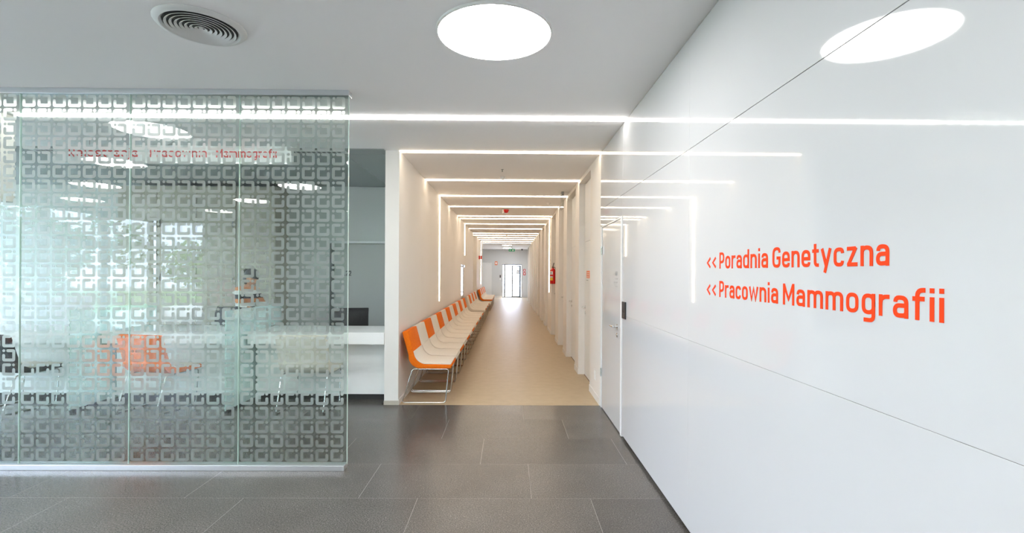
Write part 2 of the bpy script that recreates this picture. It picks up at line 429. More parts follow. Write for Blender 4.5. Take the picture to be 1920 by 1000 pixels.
# ------------------------------------------------------------------ end lobby
struct('wall_lobby_left', MB().box(-2.8, -2.6, YEND - .2, YW, 0, H).box(-2.6, XL - T, YEND - .2, YEND, 0, H), 'lobby_wall', 'grey side wall of the lobby at the corridor end', 'wall')
DX0, DX1, DZ = -.37, .84, 2.07
we = thing('wall_end', 'grey end wall of the corridor around a bright glass door', 'wall', (0, YW, 0), kind='structure')
box('wall_body', 'lobby_wall', we, -2.8, DX0, YW, YW + .2, 0, H)
box('wall_body', 'lobby_wall', we, DX1, 1.35, YW, YW + .2, 0, H)
box('wall_body', 'lobby_wall', we, DX0, DX1, YW, YW + .2, DZ, H)
box('baseboard', 'baseboard_white', we, -2.6, DX0 - .03, YW - .01, YW, 0, .1)
dg = thing('door_15', 'glass exit door standing ajar in daylight at the corridor end', 'door', (.2, YW, 0), kind='structure')
for (a, b_, c, d) in ((DX0, DX0 + .03, 0, DZ), (DX1 - .03, DX1, 0, DZ), (DX0 + .03, DX1 - .03, DZ - .05, DZ), (-.27, -.17, .06, DZ - .05), (DX0 + .03, DX1 - .03, 0, .06)):
    box('door_frame', 'frame_grey', dg, a, b_, YW + .03, YW + .11, c, d)
box('side_pane', 'window_glass', dg, DX0 + .03, -.27, YW + .065, YW + .073, .06, DZ - .05)
# open leaf, hinged on the right, swung towards the corridor
ang = math.radians(38); hx, hy = DX1 - .06, YW - .0
lf = thing('open_leaf', '', None, (hx, hy, 0)); del lf['label']; lf.parent = dg; lf.location = (hx - .2, 0, 0)
def leaf_part(name, mat, x0, x1, z0, z1, t0=0, t1=.05):
    o = MB().box(-x1, -x0, t0, t1, z0, z1).build(name, mat); o.parent = lf; return o
leaf_part('stile', 'door_dark', 0, .09, .02, 2.0); leaf_part('stile', 'frame_grey', .62, .70, .02, 2.0)
leaf_part('rail', 'frame_grey', .09, .62, .02, .12); leaf_part('rail', 'frame_grey', .09, .62, 1.93, 2.0)
leaf_part('pane', 'window_glass', .09, .62, .12, 1.93, .02, .028)
leaf_part('notice', 'paper', .12, .33, 1.45, 1.72, .012, .018)
leaf_part('handle', 'chrome', .64, .68, 1.0, 1.1, -.06, 0)
lf.rotation_euler = (0, 0, ang)
d16 = thing('door_16', 'plain white door on the left of the end wall', 'door', (-1.5, YW, 0), kind='structure')
box('leaf', 'white_paint', d16, -2.0, -1.08, YW - .02, YW, .01, 2.12)
for (a, b_, c, d) in ((-2.05, -2.0, 0, 2.17), (-1.08, -1.03, 0, 2.17), (-2.0, -1.08, 2.12, 2.17)): box('door_frame', 'white_paint', d16, a, b_, YW - .03, YW, c, d)
box('handle', 'chrome', d16, -1.9, -1.78, YW - .07, YW - .05, 1.02, 1.045); box('handle_stem', 'chrome', d16, -1.88, -1.86, YW - .05, YW - .02, 1.02, 1.045)
struct('outside_ground', MB().box(-4, 5, YW + .2, YW + 14, -.12, -.04), 'outside_paving', 'pale paving outside the glass exit door', 'ground')

# ------------------------------------------------------------------ reception room and hall shell
struct('wall_reception_back', MB().box(XF, XL - T, YB, YB + .2, 0, H), 'grey_wall', 'grey back wall behind the reception desks', 'wall')
struct('wall_back', MB().box(-8.2, 1.35, YBK - .2, YBK, 0, H), 'door_grey', 'plain grey wall of the hall behind the viewer', 'wall')
struct('trim_1', MB().box(XF, -4.62, 4.42, 4.55, 2.2, H), 'wall_paint', 'beige bulkhead beam over the far left of the glass', 'beam')
d17 = thing('door_17', 'grey door with a room number behind the reception desk', 'door', (-2.45, YB, 0), kind='structure')
box('leaf', 'door_grey', d17, -2.90, -1.97, YB - .03, YB, .01, 2.03)
box('door_frame', 'door_dark', d17, -2.97, -2.91, YB - .045, YB, 0, 2.06)
box('door_frame', 'sign_white', d17, -2.97, -1.5, YB - .05, YB, 2.04, 2.075)
MB().tube([(-2.84, YB - .03, 1.04), (-2.84, YB - .07, 1.04), (-2.72, YB - .07, 1.04)], .01, 8).build('handle', 'chrome', d17, smooth=True)
MB().tube([(-2.84, YB - .03, .95), (-2.84, YB - .045, .95)], .022, 12).build('keyhole_rosette', 'chrome', d17)

# ------------------------------------------------------------------ window front, far left
def facade_bay(n, origin, along, width, label):
    w = thing('window_%d' % n, label, 'window', origin, kind='structure')
    o = Vector(origin); al = Vector(along); nx = Vector((-al.y, al.x, 0))
    def bar(name, mat, u0, u1, t0, t1, z0, z1):
        p = [o + al * u + nx * t for u in (u0, u1) for t in (t0, t1)]
        xs = [q.x for q in p]; ys = [q.y for q in p]
        return box(name, mat, w, min(xs), max(xs), min(ys), max(ys), z0, z1)
    bar('mullion', 'frame_brown', 0, .07, -.05, .05, 0, H); bar('mullion', 'frame_brown', width - .001, width + .069, -.05, .05, 0, H) if n in (9, 10) else None
    bar('rail', 'frame_grey', .07, width, -.03, .03, 0, .12); bar('rail', 'frame_grey', .07, width, -.03, .03, 2.14, 2.24); bar('rail', 'frame_grey', .07, width, -.03, .03, 2.86, 2.998)
    bar('pane', 'window_glass', .07, width, -.004, .004, .12, 2.14); bar('pane', 'window_glass', .07, width, -.004, .004, 2.24, 2.86)
    u = .12; rnd = random.Random(n); mb = MB()
    while u < width - .1:
        du = rnd.choice((.03, .045, .06))
        p = [o + al * q + nx * t for q in (u, min(u + du, width - .05)) for t in (-.0065, -.0045)]
        mb.box(min(q.x for q in p), max(q.x for q in p), min(q.y for q in p), max(q.y for q in p), 1.60, 1.66)
        u += du + rnd.choice((.012, .012, .012, .06))
    mb.build('safety_marking', 'label_white', w)
NB = 9; BW = (YB - YBK) / NB
for k in range(NB): facade_bay(k + 1, (XF, YBK + k * BW, 0), (0, 1, 0), BW, 'tall daylight window bay of the hall front, number %s from the rear' % 'one two three four five six seven eight nine'.split()[k])
facade_bay(10, (XF + .08, YBK - .1, 0), (1, 0, 0), 1.25, 'narrow window bay in the rear wall of the hall')
tag(MB().box(-40, -15.4, -30, 25, -.05, -.03).build('lawn', 'lawn'), 'green lawn under the trees outside the hall windows', 'lawn', kind='structure')
struct('forecourt', MB().box(-60, XF - .12, -40, 30, -.15, -.05).box(XF - .12, 5, -40, YBK - .25, -.15, -.05), 'outside_paving', 'pale sunlit paving outside the hall windows', 'ground')
tag(MB().box(-11.3, -11.0, -5.2, -.6, -.05, .80).box(-11.35, -10.95, -5.25, -.55, .80, .87).build('garden_wall', 'brick_red'), 'low reddish brown wall outside, mirrored in the glass partition', 'garden wall')
crown = None
tree_at = [(-13.6, -6.3, .80), (-13.5, -2.3, .72), (-17.6, .9, .85), (-18.0, 6.2, .9), (-9.3, -8.6, .66), (-5.4, -12.6, .85), (-18.6, -4.6, 1.0)]
for k, (x, y, s) in enumerate(tree_at):
    t = thing('tree', 'leafy green tree outside, number %s of the trees mirrored in the glass' % 'one two three four five six seven'.split()[k], 'tree', (x, y, -.05), 'trees outside the hall')
    if crown is None:
        rnd = random.Random(3); mb = MB()
        cents = [(Vector((rnd.gauss(0, .85), rnd.gauss(0, .85), 1.3 + rnd.random() * 2.4)), .7 + rnd.random() * .4) for _ in range(20)]
        for c, r in cents:
            for _ in range(170):
                v = Vector((rnd.gauss(0, 1), rnd.gauss(0, 1), rnd.gauss(0, 1))).normalized() * r * (.6 + .45 * rnd.random())
                p = c + v; a = Vector((rnd.gauss(0, 1), rnd.gauss(0, 1), rnd.gauss(0, 1))).normalized(); b_ = a.orthogonal().normalized(); sz = .15
                mb.quad(p - a * sz, p - b_ * sz * .5, p + a * sz, p + b_ * sz * .5)
        co = mb.build('crown', 'leaf'); crown = co.data; co.parent = t
        mb = MB(); mb.tube([(0, 0, 0), (.05, 0, 1.4), (-.03, .05, 3.4)], .14, 8).tube([(.04, 0, 1.8), (.5, .3, 3.2)], .06, 6).tube([(0, 0, 2.1), (-.5, -.3, 3.4)], .06, 6)
        to = mb.build('trunk', 'bark'); trunk = to.data; to.parent = t
    else:
        for nm, me in (('crown', crown), ('trunk', trunk)):
            o = bpy.data.objects.new(nm, me); COL.objects.link(o); o.parent = t
    t.rotation_euler.z = k * 1.3; t.scale = (s, s, s)

# ------------------------------------------------------------------ light strips
ords = 'first second third fourth fifth sixth seventh eighth ninth tenth eleventh twelfth thirteenth fourteenth'.split()
SW, SD = .05, .014
def strip(name, label, x0, x1, y, mat, verticals=()):
    t = thing('light_strip', label, 'light strip', ((x0 + x1) / 2, y, H), 'light strips')
    box('ceiling_diffuser', mat, t, x0, x1, y, y + SW, H - SD, H - .001)
    for side, zb in verticals:
        x = XL if side < 0 else XR
        box('wall_diffuser', mat, t, *( (x, x + SD) if side < 0 else (x - SD, x)), y, y + .022, zb, H - SD - .001)
strip('hall', 'long light strip across the hall ceiling, passing behind the glass partition', -4.52, XR, 4.45, 'hall_strip_light')
vert = {2: [(-1, 1.03)], 6: [(-1, 2.06)], 5: [(1, 1.045)], 12: [(-1, 1.03)]}
for k, y in enumerate(STRIPS):
    extra = {2: ' turning down the left wall', 6: ' with a short drop down the left wall', 5: ' turning down the right wall', 12: ' with a long drop down the left wall'}.get(k, '')
    xo = .03 if y > 19.2 else (-.14 if 17.7 < y < 19.2 else 0)
    XLs = XL; 
    t_y = y
    vv = [] if y > 19.2 else vert.get(k, [])
    strip('c', '%s corridor ceiling light strip from the hall%s' % (ords[k], extra), XL + xo, XR, y, 'strip_light', vv)
    if k == 12:
        t = [o for o in COL.objects if o.name.startswith('light_strip')][-1]
        box('wall_diffuser', 'strip_light', t, XL + .03, XL + .03 + SD, y, y + .022, 1.03, H - SD - .001)

# ------------------------------------------------------------------ round ceiling lights
rl_src = None
def round_light(x, y, r, label):
    t = thing('ceiling_light', label, 'ceiling light', (x, y, H), 'round ceiling lights')
    MB().lathe([(r, 0), (r + .012, 0), (r + .012, -.012), (r, -.014)], (x, y, H - .0005), 64).build('trim_ring', 'white_paint', t, smooth=True)
    mb = MB(); mb.lathe([(r, 0), (r, -.010), (r * .97, -.013), (.001, -.014)], (x, y, H - .0005), 64); mb.build('diffuser', 'round_light', t)
round_light(-.09, 2.885, .335, 'large round ceiling light above the passage, mirrored in the glossy wall')
others = [(-3.62, 2.75), (-5.2, 1.25), (-1.8, 1.25), (-6.9, -.45), (-3.5, -.45), (-.1, -.45), (-8.6, -2.15), (-5.2, -2.15), (-1.8, -2.15), (-6.9, -3.85), (-3.5, -3.85), (-.1, -3.85), (-6.9, 2.95), (-8.6, 1.25)]
wo = 'first second third fourth fifth sixth seventh eighth ninth tenth eleventh twelfth thirteenth fourteenth'.split()
for k, (x, y) in enumerate(others):
    round_light(x, y, .335, '%s round ceiling light of the hall behind the viewer, seen only in reflections' % wo[k])
round_light(-.08, 25.2, .25, 'nearer small round ceiling light in the end lobby')
round_light(-.06, 28.3, .25, 'farther small round ceiling light by the exit door')

# ------------------------------------------------------------------ round air diffuser
vx, vy = -1.80, 2.83
v = thing('air_diffuser', 'round white ceiling air diffuser with concentric rings', 'air vent', (vx, vy, H))
MB().lathe([(.190, -.001), (.190, -.010), (.203, -.022), (.222, -.018), (.236, -.004), (.236, -.0005)], (vx, vy, H), 64).build('flange', 'vent_paint', v, smooth=True)
MB().lathe([(.190, -.0012), (.001, -.0012)], (vx, vy, H), 48).build('duct_shadow', 'black_plastic', v)
for k in range(7):
    r = .180 - k * .0245
    MB().lathe([(r, -.021), (r - .013, -.013), (r - .0135, -.0145), (r - .001, -.0235), (r, -.021)], (vx, vy, H), 56).build('ring', 'vent_paint', v, smooth=True)
MB().lathe([(.012, -.012), (.010, -.020), (.001, -.023)], (vx, vy, H), 24).build('centre_cone', 'vent_paint', v, smooth=True)
sl = thing('slot_vent', 'long slotted ceiling vent behind the hanging reception sign', 'air vent', (-3.7, 5.72, H))
box('frame', 'vent_paint', sl, -5.6, -1.92, 5.66, 5.78, H - .026, H - .013)
for k in range(60): box('slot', 'black_plastic', sl, -5.56 + k * .06, -5.56 + k * .06 + .038, 5.69, 5.75, H - .028, H - .026)

# ------------------------------------------------------------------ small ceiling devices
def dome(name, label, x, y, r, mat, cat, extra=None):
    t = thing(name, label, cat, (x, y, H))
    MB().lathe([(r, 0), (r, -.012), (r * .92, -.016)], (x, y, H - .0005), 24).build('base', 'label_white', t, smooth=True)
    MB().lathe([(r * .8, -.016), (r * .72, -.036), (r * .4, -.048), (.001, -.05)], (x, y, H), 24).build('head', mat, t, smooth=True)
    return t
dome('smoke_detector', 'white smoke detector on the ceiling between the first corridor strips', -.09, 7.2, .042, 'label_white', 'smoke detector')
t = thing('sprinkler_head', 'tiny dark sprinkler head in front of the smoke detector', 'sprinkler', (-.09, 6.7, H))
MB().lathe([(.018, 0), (.018, -.005), (.006, -.006), (.006, -.03), (.014, -.032), (.001, -.036)], (-.09, 6.7, H - .0005), 14).build('body', 'frame_grey', t, smooth=True)
t = thing('alarm_sounder', 'red alarm sounder on the corridor ceiling with a white flasher', 'alarm', (-.06, 11.0, H))
MB().lathe([(.065, 0), (.065, -.03), (.05, -.06), (.03, -.075), (.001, -.078)], (-.06, 11.0, H - .0005), 24).build('sounder', 'signal_red', t, smooth=True)
MB().lathe([(.022, 0), (.026, -.07), (.018, -.092), (.001, -.096)], (-.125, 10.98, H - .0005), 16).build('flasher', 'label_white', t, smooth=True)
dome('smoke_detector', 'small white smoke detector on the right between third and fourth strips', .82, 9.9, .04, 'label_white', 'smoke detector')
dome('smoke_detector', 'smoke detector on the far corridor ceiling between close strips', -.07, 18.2, .06, 'label_white', 'smoke detector')
t = thing('hanging_sign', 'translucent hanging sign seen edge on at the right corridor ceiling', 'sign', (.96, 8.6, H))
box('bracket', 'frame_grey', t, .93, .975, 8.5, 8.7, H - .05, H - .0005)
box('plate', 'partition_glass', t, .945, .96, 8.40, 8.80, H - .30, H - .05)
t = thing('exit_sign', 'green emergency exit sign hanging in the end lobby', 'exit sign', (.19, 27, 2.8))
box('panel', 'exit_green', t, .02, .36, 27, 27.04, 2.74, 2.88); box('hanger', 'frame_grey', t, .18, .2, 27.01, 27.03, 2.88, H)
mb = MB(); mb.box(.06, .14, 26.997, 27, 2.79, 2.83); mb.build('pictogram', 'label_white', t); box('pictogram', 'label_white', t, .22, .29, 26.997, 27, 2.77, 2.85)
t = thing('security_camera', 'small black camera under the lobby ceiling', 'camera', (.83, 29.6, H))
MB().lathe([(.05, 0), (.05, -.04), (.035, -.075), (.001, -.09)], (.83, 29.4, H - .0005), 16).build('dome', 'black_plastic', t, smooth=True)
MB().lathe([(.055, 0), (.055, -.012), (.05, -.013)], (.83, 29.4, H - .0005), 16).build('ring', 'frame_grey', t)

# signs on the end wall
def red_sign(label, x, z, w, h, y=YW, rounded=False):
    t = thing('safety_sign', label, 'sign', (x, y, z))
    box('plate', 'orange_sticker' if rounded else 'signal_red', t, x - w / 2, x + w / 2, y - .006, y, z - h / 2, z + h / 2, bevel=.0)
    box('symbol', 'label_white', t, x - w / 4, x + w / 4, y - .009, y - .006, z - h / 4, z + h / 4)
red_sign('orange outlined sign on the end wall above the card terminal', -.76, 2.13, .16, .23, rounded=True)
red_sign('upper red safety sign right of the exit door', 1.0, 1.70, .15, .15)
red_sign('lower red safety sign right of the exit door', 1.0, 1.49, .16, .18)
t = thing('card_terminal', 'black and white card terminal left of the exit door', 'terminal', (-.5, YW, 1.3))
box('reader', 'black_plastic', t, -.53, -.46, YW - .03, YW, 1.24, 1.40); box('button', 'label_white', t, -.53, -.46, YW - .02, YW, 1.10, 1.20)
t = thing('flag_sign', 'red and white flag sign projecting from the left corridor wall', 'sign', (XL + .03, 20.5, 2.2))
box('plate', 'signal_red', t, XL + .032, XL + .17, 20.5, 20.51, 2.12, 2.27); box('stripe', 'label_white', t, XL + .09, XL + .11, 20.497, 20.5, 2.12, 2.27)

# ------------------------------------------------------------------ stroke lettering
def rounded(pts, rad, closed=False, seg=6):
    n = len(pts); out = []
    rad = rad if isinstance(rad, (list, tuple)) else [rad] * n
    for i, p in enumerate(pts):
        p = Vector(p)
        if (not closed and i in (0, n - 1)) or rad[i] <= 0: out.append(p); continue
        a = Vector(pts[(i - 1) % n]); c = Vector(pts[(i + 1) % n])
        u = (a - p); w = (c - p); r = min(rad[i], u.length * (.5 if (closed or i > 1) else 1.0), w.length * (.5 if (closed or i < n - 2) else 1.0))
        u.normalize(); w.normalize()
        for k in range(seg + 1):
            t = k / seg; q = (p + u * r) * (1 - t) ** 2 + p * 2 * t * (1 - t) + (p + w * r) * t ** 2
            out.append(q)
    ded = []
    for q in out:
        if not ded or (q - ded[-1]).length > 1e-5: ded.append(q)
    if closed and (ded[0] - ded[-1]).length < 1e-5: ded.pop()
    return ded
L, B, Tt, C = 6.25, 6.25, 56.75, 76.75
def glyphs():
    r = 41.75; g = {}
    g['o'] = (48, [([(L, B), (r, B), (r, Tt), (L, Tt)], 25, True)])
    g['n'] = (48, [([(L, 0), (L, 63)], 0), ([(L, 38), (L, Tt), (r, Tt), (r, 0)], 20)])
    g['m'] = (76, [([(L, 0), (L, 63)], 0), ([(L, 38), (L, Tt), (38, Tt), (38, 0)], 18), ([(38, 38), (38, Tt), (69.75, Tt), (69.75, 0)], 18)])
    g['r'] = (34, [([(L, 0), (L, 63)], 0), ([(L, 34), (L, Tt), (34, Tt)], 20)])
    g['a'] = (46, [([(L + 1, 44), (L + 1, Tt), (39.75, Tt), (39.75, 0)], 20), ([(39.75, 35), (L, 35), (L, B), (39.75, B + 2), (39.75, 18)], [0, 17, 17, 14, 0])])
    g['d'] = (48, g['o'][1] + [([(r, 0), (r, 86)], 0)])
    g['i'] = (12.5, [([(L, 0), (L, 63)], 0), ([(L, 73), (L, 86)], 0)])
    g['G'] = (54, [([(47.75, 60), (47.75, C), (L, C), (L, B), (47.75, B), (47.75, 39), (29, 39)], [0, 26, 26, 26, 26, 0, 0])])
    g['e'] = (48, [([(r, 24.8), (r, Tt), (L, Tt), (L, B), (r, B), (r, 18)], [0, 24, 24, 24, 24, 0]), ([(L + 4, 31), (r, 31)], 0)])
    g['t'] = (33, [([(14, 82), (14, B), (33, B)], 14), ([(0, Tt), (32, Tt)], 0)])
    g['y'] = (50, [([(5, 63), (25, 5)], 0), ([(45, 63), (19, -20)], 0)])
    g['c'] = (46, [([(39.75, 44), (39.75, Tt), (L, Tt), (L, B), (39.75, B), (39.75, 19)], 24)])
    g['z'] = (46, [([(2, Tt), (38, Tt)], 0), ([(39, 60), (7, 3)], 0), ([(4, B), (45, B)], 0)])
    g['M'] = (66, [([(L, 0), (L, 83)], 0), ([(59.75, 0), (59.75, 83)], 0), ([(L, 80), (33, 22), (59.75, 80)], 0)])
    g['g'] = (48, g['o'][1] + [([(r, 63), (r, -17), (L + 2, -17)], 14)])
    g['f'] = (34, [([(13, 0), (13, 80), (34, 80)], 16), ([(0, Tt), (32, Tt)], 0)])
    g['w'] = (72, [([(5, 63), (20, 5), (36, 56), (52, 5), (67, 63)], 0)])
    g['P'] = (48, [([(L, 0), (L, C), (r, C), (r, 33), (L + 5, 33)], [0, 0, 22, 22, 0])])
    g['R'] = (50, g['P'][1] + [([(24, 33), (43, 0)], 0)])
    g['s'] = (44, [([(37.75, 47), (37.75, Tt), (L, Tt), (L, 32), (37.75, 32), (37.75, B), (L, B), (L, 16)], 16)])
    g['j'] = (16, [([(9, 63), (9, -17), (-5, -17)], 10), ([(9, 73), (9, 86)], 0)])
    g['<'] = (36, [([(31, 58), (6, 33), (31, 8)], 0)])
    g['0'] = (44, [([(L, B), (38, B), (38, C), (L, C)], 24, True)])
    g['2'] = (44, [([(L, 60), (L, C), (38, C), (38, 46), (7, B), (44, B)], [0, 20, 20, 14, 0, 0])])
    g['.'] = (13, [([(L, 0), (L, 12.5)], 0)])
    return g
GL = glyphs()
def letter_mesh(ch, sx, unit, w=12.5, depth=.0016):
    """letter in the u-v plane (u right, v up), w = +t towards the reader; returns bmesh"""
    bm = bmesh.new(); k = 0
    for st in GL[ch][1]:
        pts = rounded(st[0], st[1], len(st) > 2); closed = len(st) > 2; n = len(pts)
        pts = [Vector((p.x * sx, p.y)) for p in pts]
        if not closed: pass
        Lf, Rt = [], []
        for i in range(n):
            a = pts[(i - 1) % n] if (closed or i) else None; c = pts[(i + 1) % n] if (closed or i < n - 1) else None
            d0 = (pts[i] - a).normalized() if a is not None and (pts[i] - a).length > 1e-6 else None
            d1 = (c - pts[i]).normalized() if c is not None and (c - pts[i]).length > 1e-6 else None
            d0 = d0 or d1; d1 = d1 or d0
            nn = Vector((-d0.y, d0.x)) + Vector((-d1.y, d1.x)); nn.normalize()
            cs = max(.72, nn.dot(Vector((-d0.y, d0.x)))); q = nn * (w / 2 / cs)
            Lf.append(pts[i] + q); Rt.append(pts[i] - q)
        dz = depth + k * .00015; k += 1
        f = [[bm.verts.new((p.x * unit, p.y * unit, dz)) for p in s] for s in (Lf, Rt)]
        b0 = [[bm.verts.new((p.x * unit, p.y * unit, 0)) for p in s] for s in (Lf, Rt)]
        for i in (range(n) if closed else range(n - 1)):
            j = (i + 1) % n
            bm.faces.new((f[0][i], f[1][i], f[1][j], f[0][j]))
            bm.faces.new((f[0][i], f[0][j], b0[0][j], b0[0][i])); bm.faces.new((f[1][i], b0[1][i], b0[1][j], f[1][j]))
        if not closed:
            for i in (0, n - 1): bm.faces.new((f[0][i], b0[0][i], b0[1][i], f[1][i]))
    return bm
def lettering(parent, words, unit, place, mat, gap=11.5):
    """words: (text, u_start, u_end) in metres; place: Matrix from (u,v,t) to world"""
    for txt, u0, u1 in words:
        tot = sum(GL[c][0] for c in txt); gaps = gap * (len(txt) - 1)
        sx = ((u1 - u0) / unit) / (tot + gaps); u = 0
        for c in txt:
            bm = letter_mesh(c, sx, unit); bm.transform(place @ Matrix.Translation((u0 + u * sx * unit, 0, 0)))
            mb = MB(); mb.bm.free(); mb.bm = bm; mb.build('letter', mat, parent); u += GL[c][0] + gap
PM = lambda o, ux, vx_, tx: Matrix(((ux[0], vx_[0], tx[0], o[0]), (ux[1], vx_[1], tx[1], o[1]), (ux[2], vx_[2], tx[2], o[2]), (0, 0, 0, 1)))
wall_pm = lambda z: PM((XR, 0, z), (0, -1, 0), (0, 0, 1), (-1, 0, 0))
t = thing('wall_lettering', 'upper orange line of wall lettering reading Poradnia Genetyczna', 'lettering', (XR, 2.0, 1.595))
lettering(t, [('<<', -2.640, -2.520), ('Poradnia', -2.482, -2.017), ('Genetyczna', -1.982, -1.372)], .001, wall_pm(1.595), 'orange_letter')
t = thing('wall_lettering', 'lower orange line of wall lettering reading Pracownia Mammografii', 'lettering', (XR, 2.0, 1.449))
lettering(t, [('<<', -2.640, -2.520), ('Pracownia', -2.482, -1.940), ('Mammografii', -1.905, -1.197)], .001, wall_pm(1.449), 'orange_letter')

# ------------------------------------------------------------------ shell chairs
def offset_profile(th, base):
    A, Bq = [], []
    n = len(base)
    for i in range(n):
        a = Vector(base[max(i - 1, 0)]); c = Vector(base[min(i + 1, n - 1)]); d = (c - a).normalized(); nn = Vector((-d.y, d.x))
        p = Vector(base[i]); A.append(tuple(p)); Bq.append(tuple(p + nn * th(i / (n - 1))))
    return A, Bq
def chair_profile():
    """outer line (back and underside) and inner line (front of the back and seat top) of the moulded shell"""
    out = [(0.0, .852), (.03, .745), (.060, .64), (.080, .565)]
    inn = [(.068, .866), (.090, .785), (.115, .694), (.135, .62)]
    for k in range(0, 11):
        a = math.pi + math.radians(6) + (math.pi / 2 - math.radians(6)) * k / 10
        out.append((.222 + .144 * math.cos(a), .562 + .144 * math.sin(a)))
        a = math.pi + math.radians(15.3) + (math.pi / 2 - math.radians(15.3)) * k / 10
        inn.append((.291 + .150 * math.cos(a), .619 + .150 * math.sin(a)))
    out += [(.36, .417), (.45, .417), (.588, .420)]
    inn += [(.37, .468), (.46, .467), (.581, .464)]
    return out, inn
CWID = .552
def make_chair(name, shell, pad, label):
    t = thing(name, label, 'chair', (0, 0, 0))
    A, Bq = chair_profile()
    mb = MB().strip(A, Bq, 0, CWID); mb.build('shell', shell, t, .010, True)
    i0 = 3
    P, Q = offset_profile(lambda s: .010, Bq[i0:])
    mb = MB().strip(P, Q, .007, CWID - .007); mb.build('seat_pad', pad, t, .003, True)
    for y in (.02, CWID - .02):
        pts = rounded([(.0, .008), (.52, .008), (.555, .408), (.125, .408)], .035, True, 5)
        MB().tube([(p.x, y, p.y) for p in pts], .0075, 8, True).build('sled_leg', 'steel_rod', t, smooth=True)
    return t
protoO = make_chair('shell_chair', 'orange_fabric', 'beige_fabric', 'x'); protoW = make_chair('shell_chair', 'beige_fabric', 'beige_fabric', 'x'); protoD = make_chair('shell_chair', 'dark_fabric', 'beige_fabric', 'x')
used = set()
def place_chair(kind, loc, rz, label, group=None):
    src = {'O': protoO, 'W': protoW, 'D': protoD}[kind]
    o = src if kind not in used else copy_tree(src); used.add(kind)
    o.location = loc; o.rotation_euler = (0, 0, rz); o['label'] = label
    if group: o['group'] = group
    return o
PITCH = .58; XCH = -1.262
onames = 'first second third fourth fifth sixth seventh eighth ninth tenth eleventh twelfth thirteenth'.split()
plan = []
for gname, y0, seq in (('front', 5.755, 'OWOWOWOWOWOWO'), ('middle', 13.95, 'WOWOWOW'), ('far', 19.45, 'OWOWOWO')):
    for i, c in enumerate(seq):
        plan.append((c, (XCH + (.03 if gname == 'far' else 0), y0 + i * PITCH, 0), 0,
                     '%s chair of the %s corridor group, %s' % (onames[i], gname, 'orange shell with beige seat' if c == 'O' else 'beige shell and seat'), gname))
for c, loc, rz, lab, gname in plan: place_chair(c, loc, rz, lab, 'corridor waiting chairs')
def counter_chair(kind, x, y, rot, label):
    # chair faces +x locally; turn to face the desk
    a = math.pi / 2 + rot; c = Vector((.26, CWID / 2, 0)); R = Matrix.Rotation(a, 3, 'Z'); p = Vector((x, y, 0)) - R @ c
    place_chair(kind, tuple(p), a, label, 'chairs at the reception desks')
counter_chair('W', -2.27, 5.545, 0.0, 'beige shell chair drawn up to the right reception desk, seen from behind')
counter_chair('O', -3.98, 5.52, -.2, 'orange shell chair turned slightly at the middle reception desk')
counter_chair('D', -5.6, 5.5, -.2, 'dark shell chair at the far left reception desk')

# ------------------------------------------------------------------ reception desks
def desk(x0, x1, label):
    t = thing('reception_desk', label, 'desk', ((x0 + x1) / 2, 5.7, 0), 'reception desks')
    box('worktop', 'counter_white', t, x0, x1, 5.69, 6.40, .71, .852, bevel=.004)
    box('front_panel', 'counter_white', t, x0 + .01, x1 - .01, 5.90, 5.93, .075, .71)
    box('plinth', 'dark_plinth', t, x0 + .02, x1 - .02, 5.94, 6.0, 0, .075)
    box('side_panel', 'counter_white', t, x0 + .01, x0 + .04, 5.93, 6.35, 0, .71); box('side_panel', 'counter_white', t, x1 - .04, x1 - .01, 5.93, 6.35, 0, .71)
desk(-3.06, XL - T - .002, 'white reception desk nearest the corridor')
desk(-4.76, -3.13, 'white reception desk between the two frosted dividers')
desk(-6.6, -4.83, 'white reception desk left of the frosted dividers')
def divider(x, label):
    t = thing('desk_divider', label, 'divider', (x, 5.3, 0), 'frosted glass dividers')
    mb = MB(); mb.prism([(5.32, .03), (5.98, .03), (5.98, .856), (6.62, .856), (6.62, 1.13), (5.32, 1.13)], x - .006, x + .006)
    # prism gives (x=5.32.., y) -> swap axes
    for vv in mb.bm.verts: vv.co = Vector((vv.co.y, vv.co.x, vv.co.z))
    mb.build('glass_sheet', 'frosted_divider', t)
    box('front_edge', 'glass_edge', t, x - .006, x + .006, 5.315, 5.3195, .03, 1.13)
    box('foot_clip', 'black_plastic', t, x - .02, x + .02, 5.33, 5.48, 0, .035); box('foot_clip', 'black_plastic', t, x - .02, x + .02, 5.53, 5.67, 0, .035)
divider(-3.095, 'frosted glass divider between the right and middle desks')
divider(-4.795, 'frosted glass divider between the middle and left desks')

# tall cabinets on the back wall
for k in range(4):
    x0 = -6.15 + k * .62 + (0 if k < 2 else .0); x1 = x0 + .612
    t = thing('tall_cabinet', '%s beige cabinet from the left on the reception back wall' % onames[k], 'cabinet', ((x0 + x1) / 2, 7.8, 0), 'tall beige cabinets')
    box('body', 'cabinet_beige', t, x0, x1, 7.66, YB - .004, .06, 2.9)
    box('plinth', 'dark_plinth', t, x0, x1, 7.69, YB - .004, 0, .06)
    for (c, d) in ((.065, 1.195), (1.205, 1.725), (1.735, 2.895)):
        dd = box('cabinet_door', 'cabinet_beige', t, x0 + .003, x1 - .003, 7.64, 7.659, c, d)
        h = MB().box(x1 - .05 if k % 2 == 0 else x0 + .035, x1 - .035 if k % 2 == 0 else x0 + .05, 7.625, 7.64, (c + d) / 2 - .06, (c + d) / 2 + .06).build('handle', 'frame_grey', None); h.parent = dd; h.location = -world_of(t)

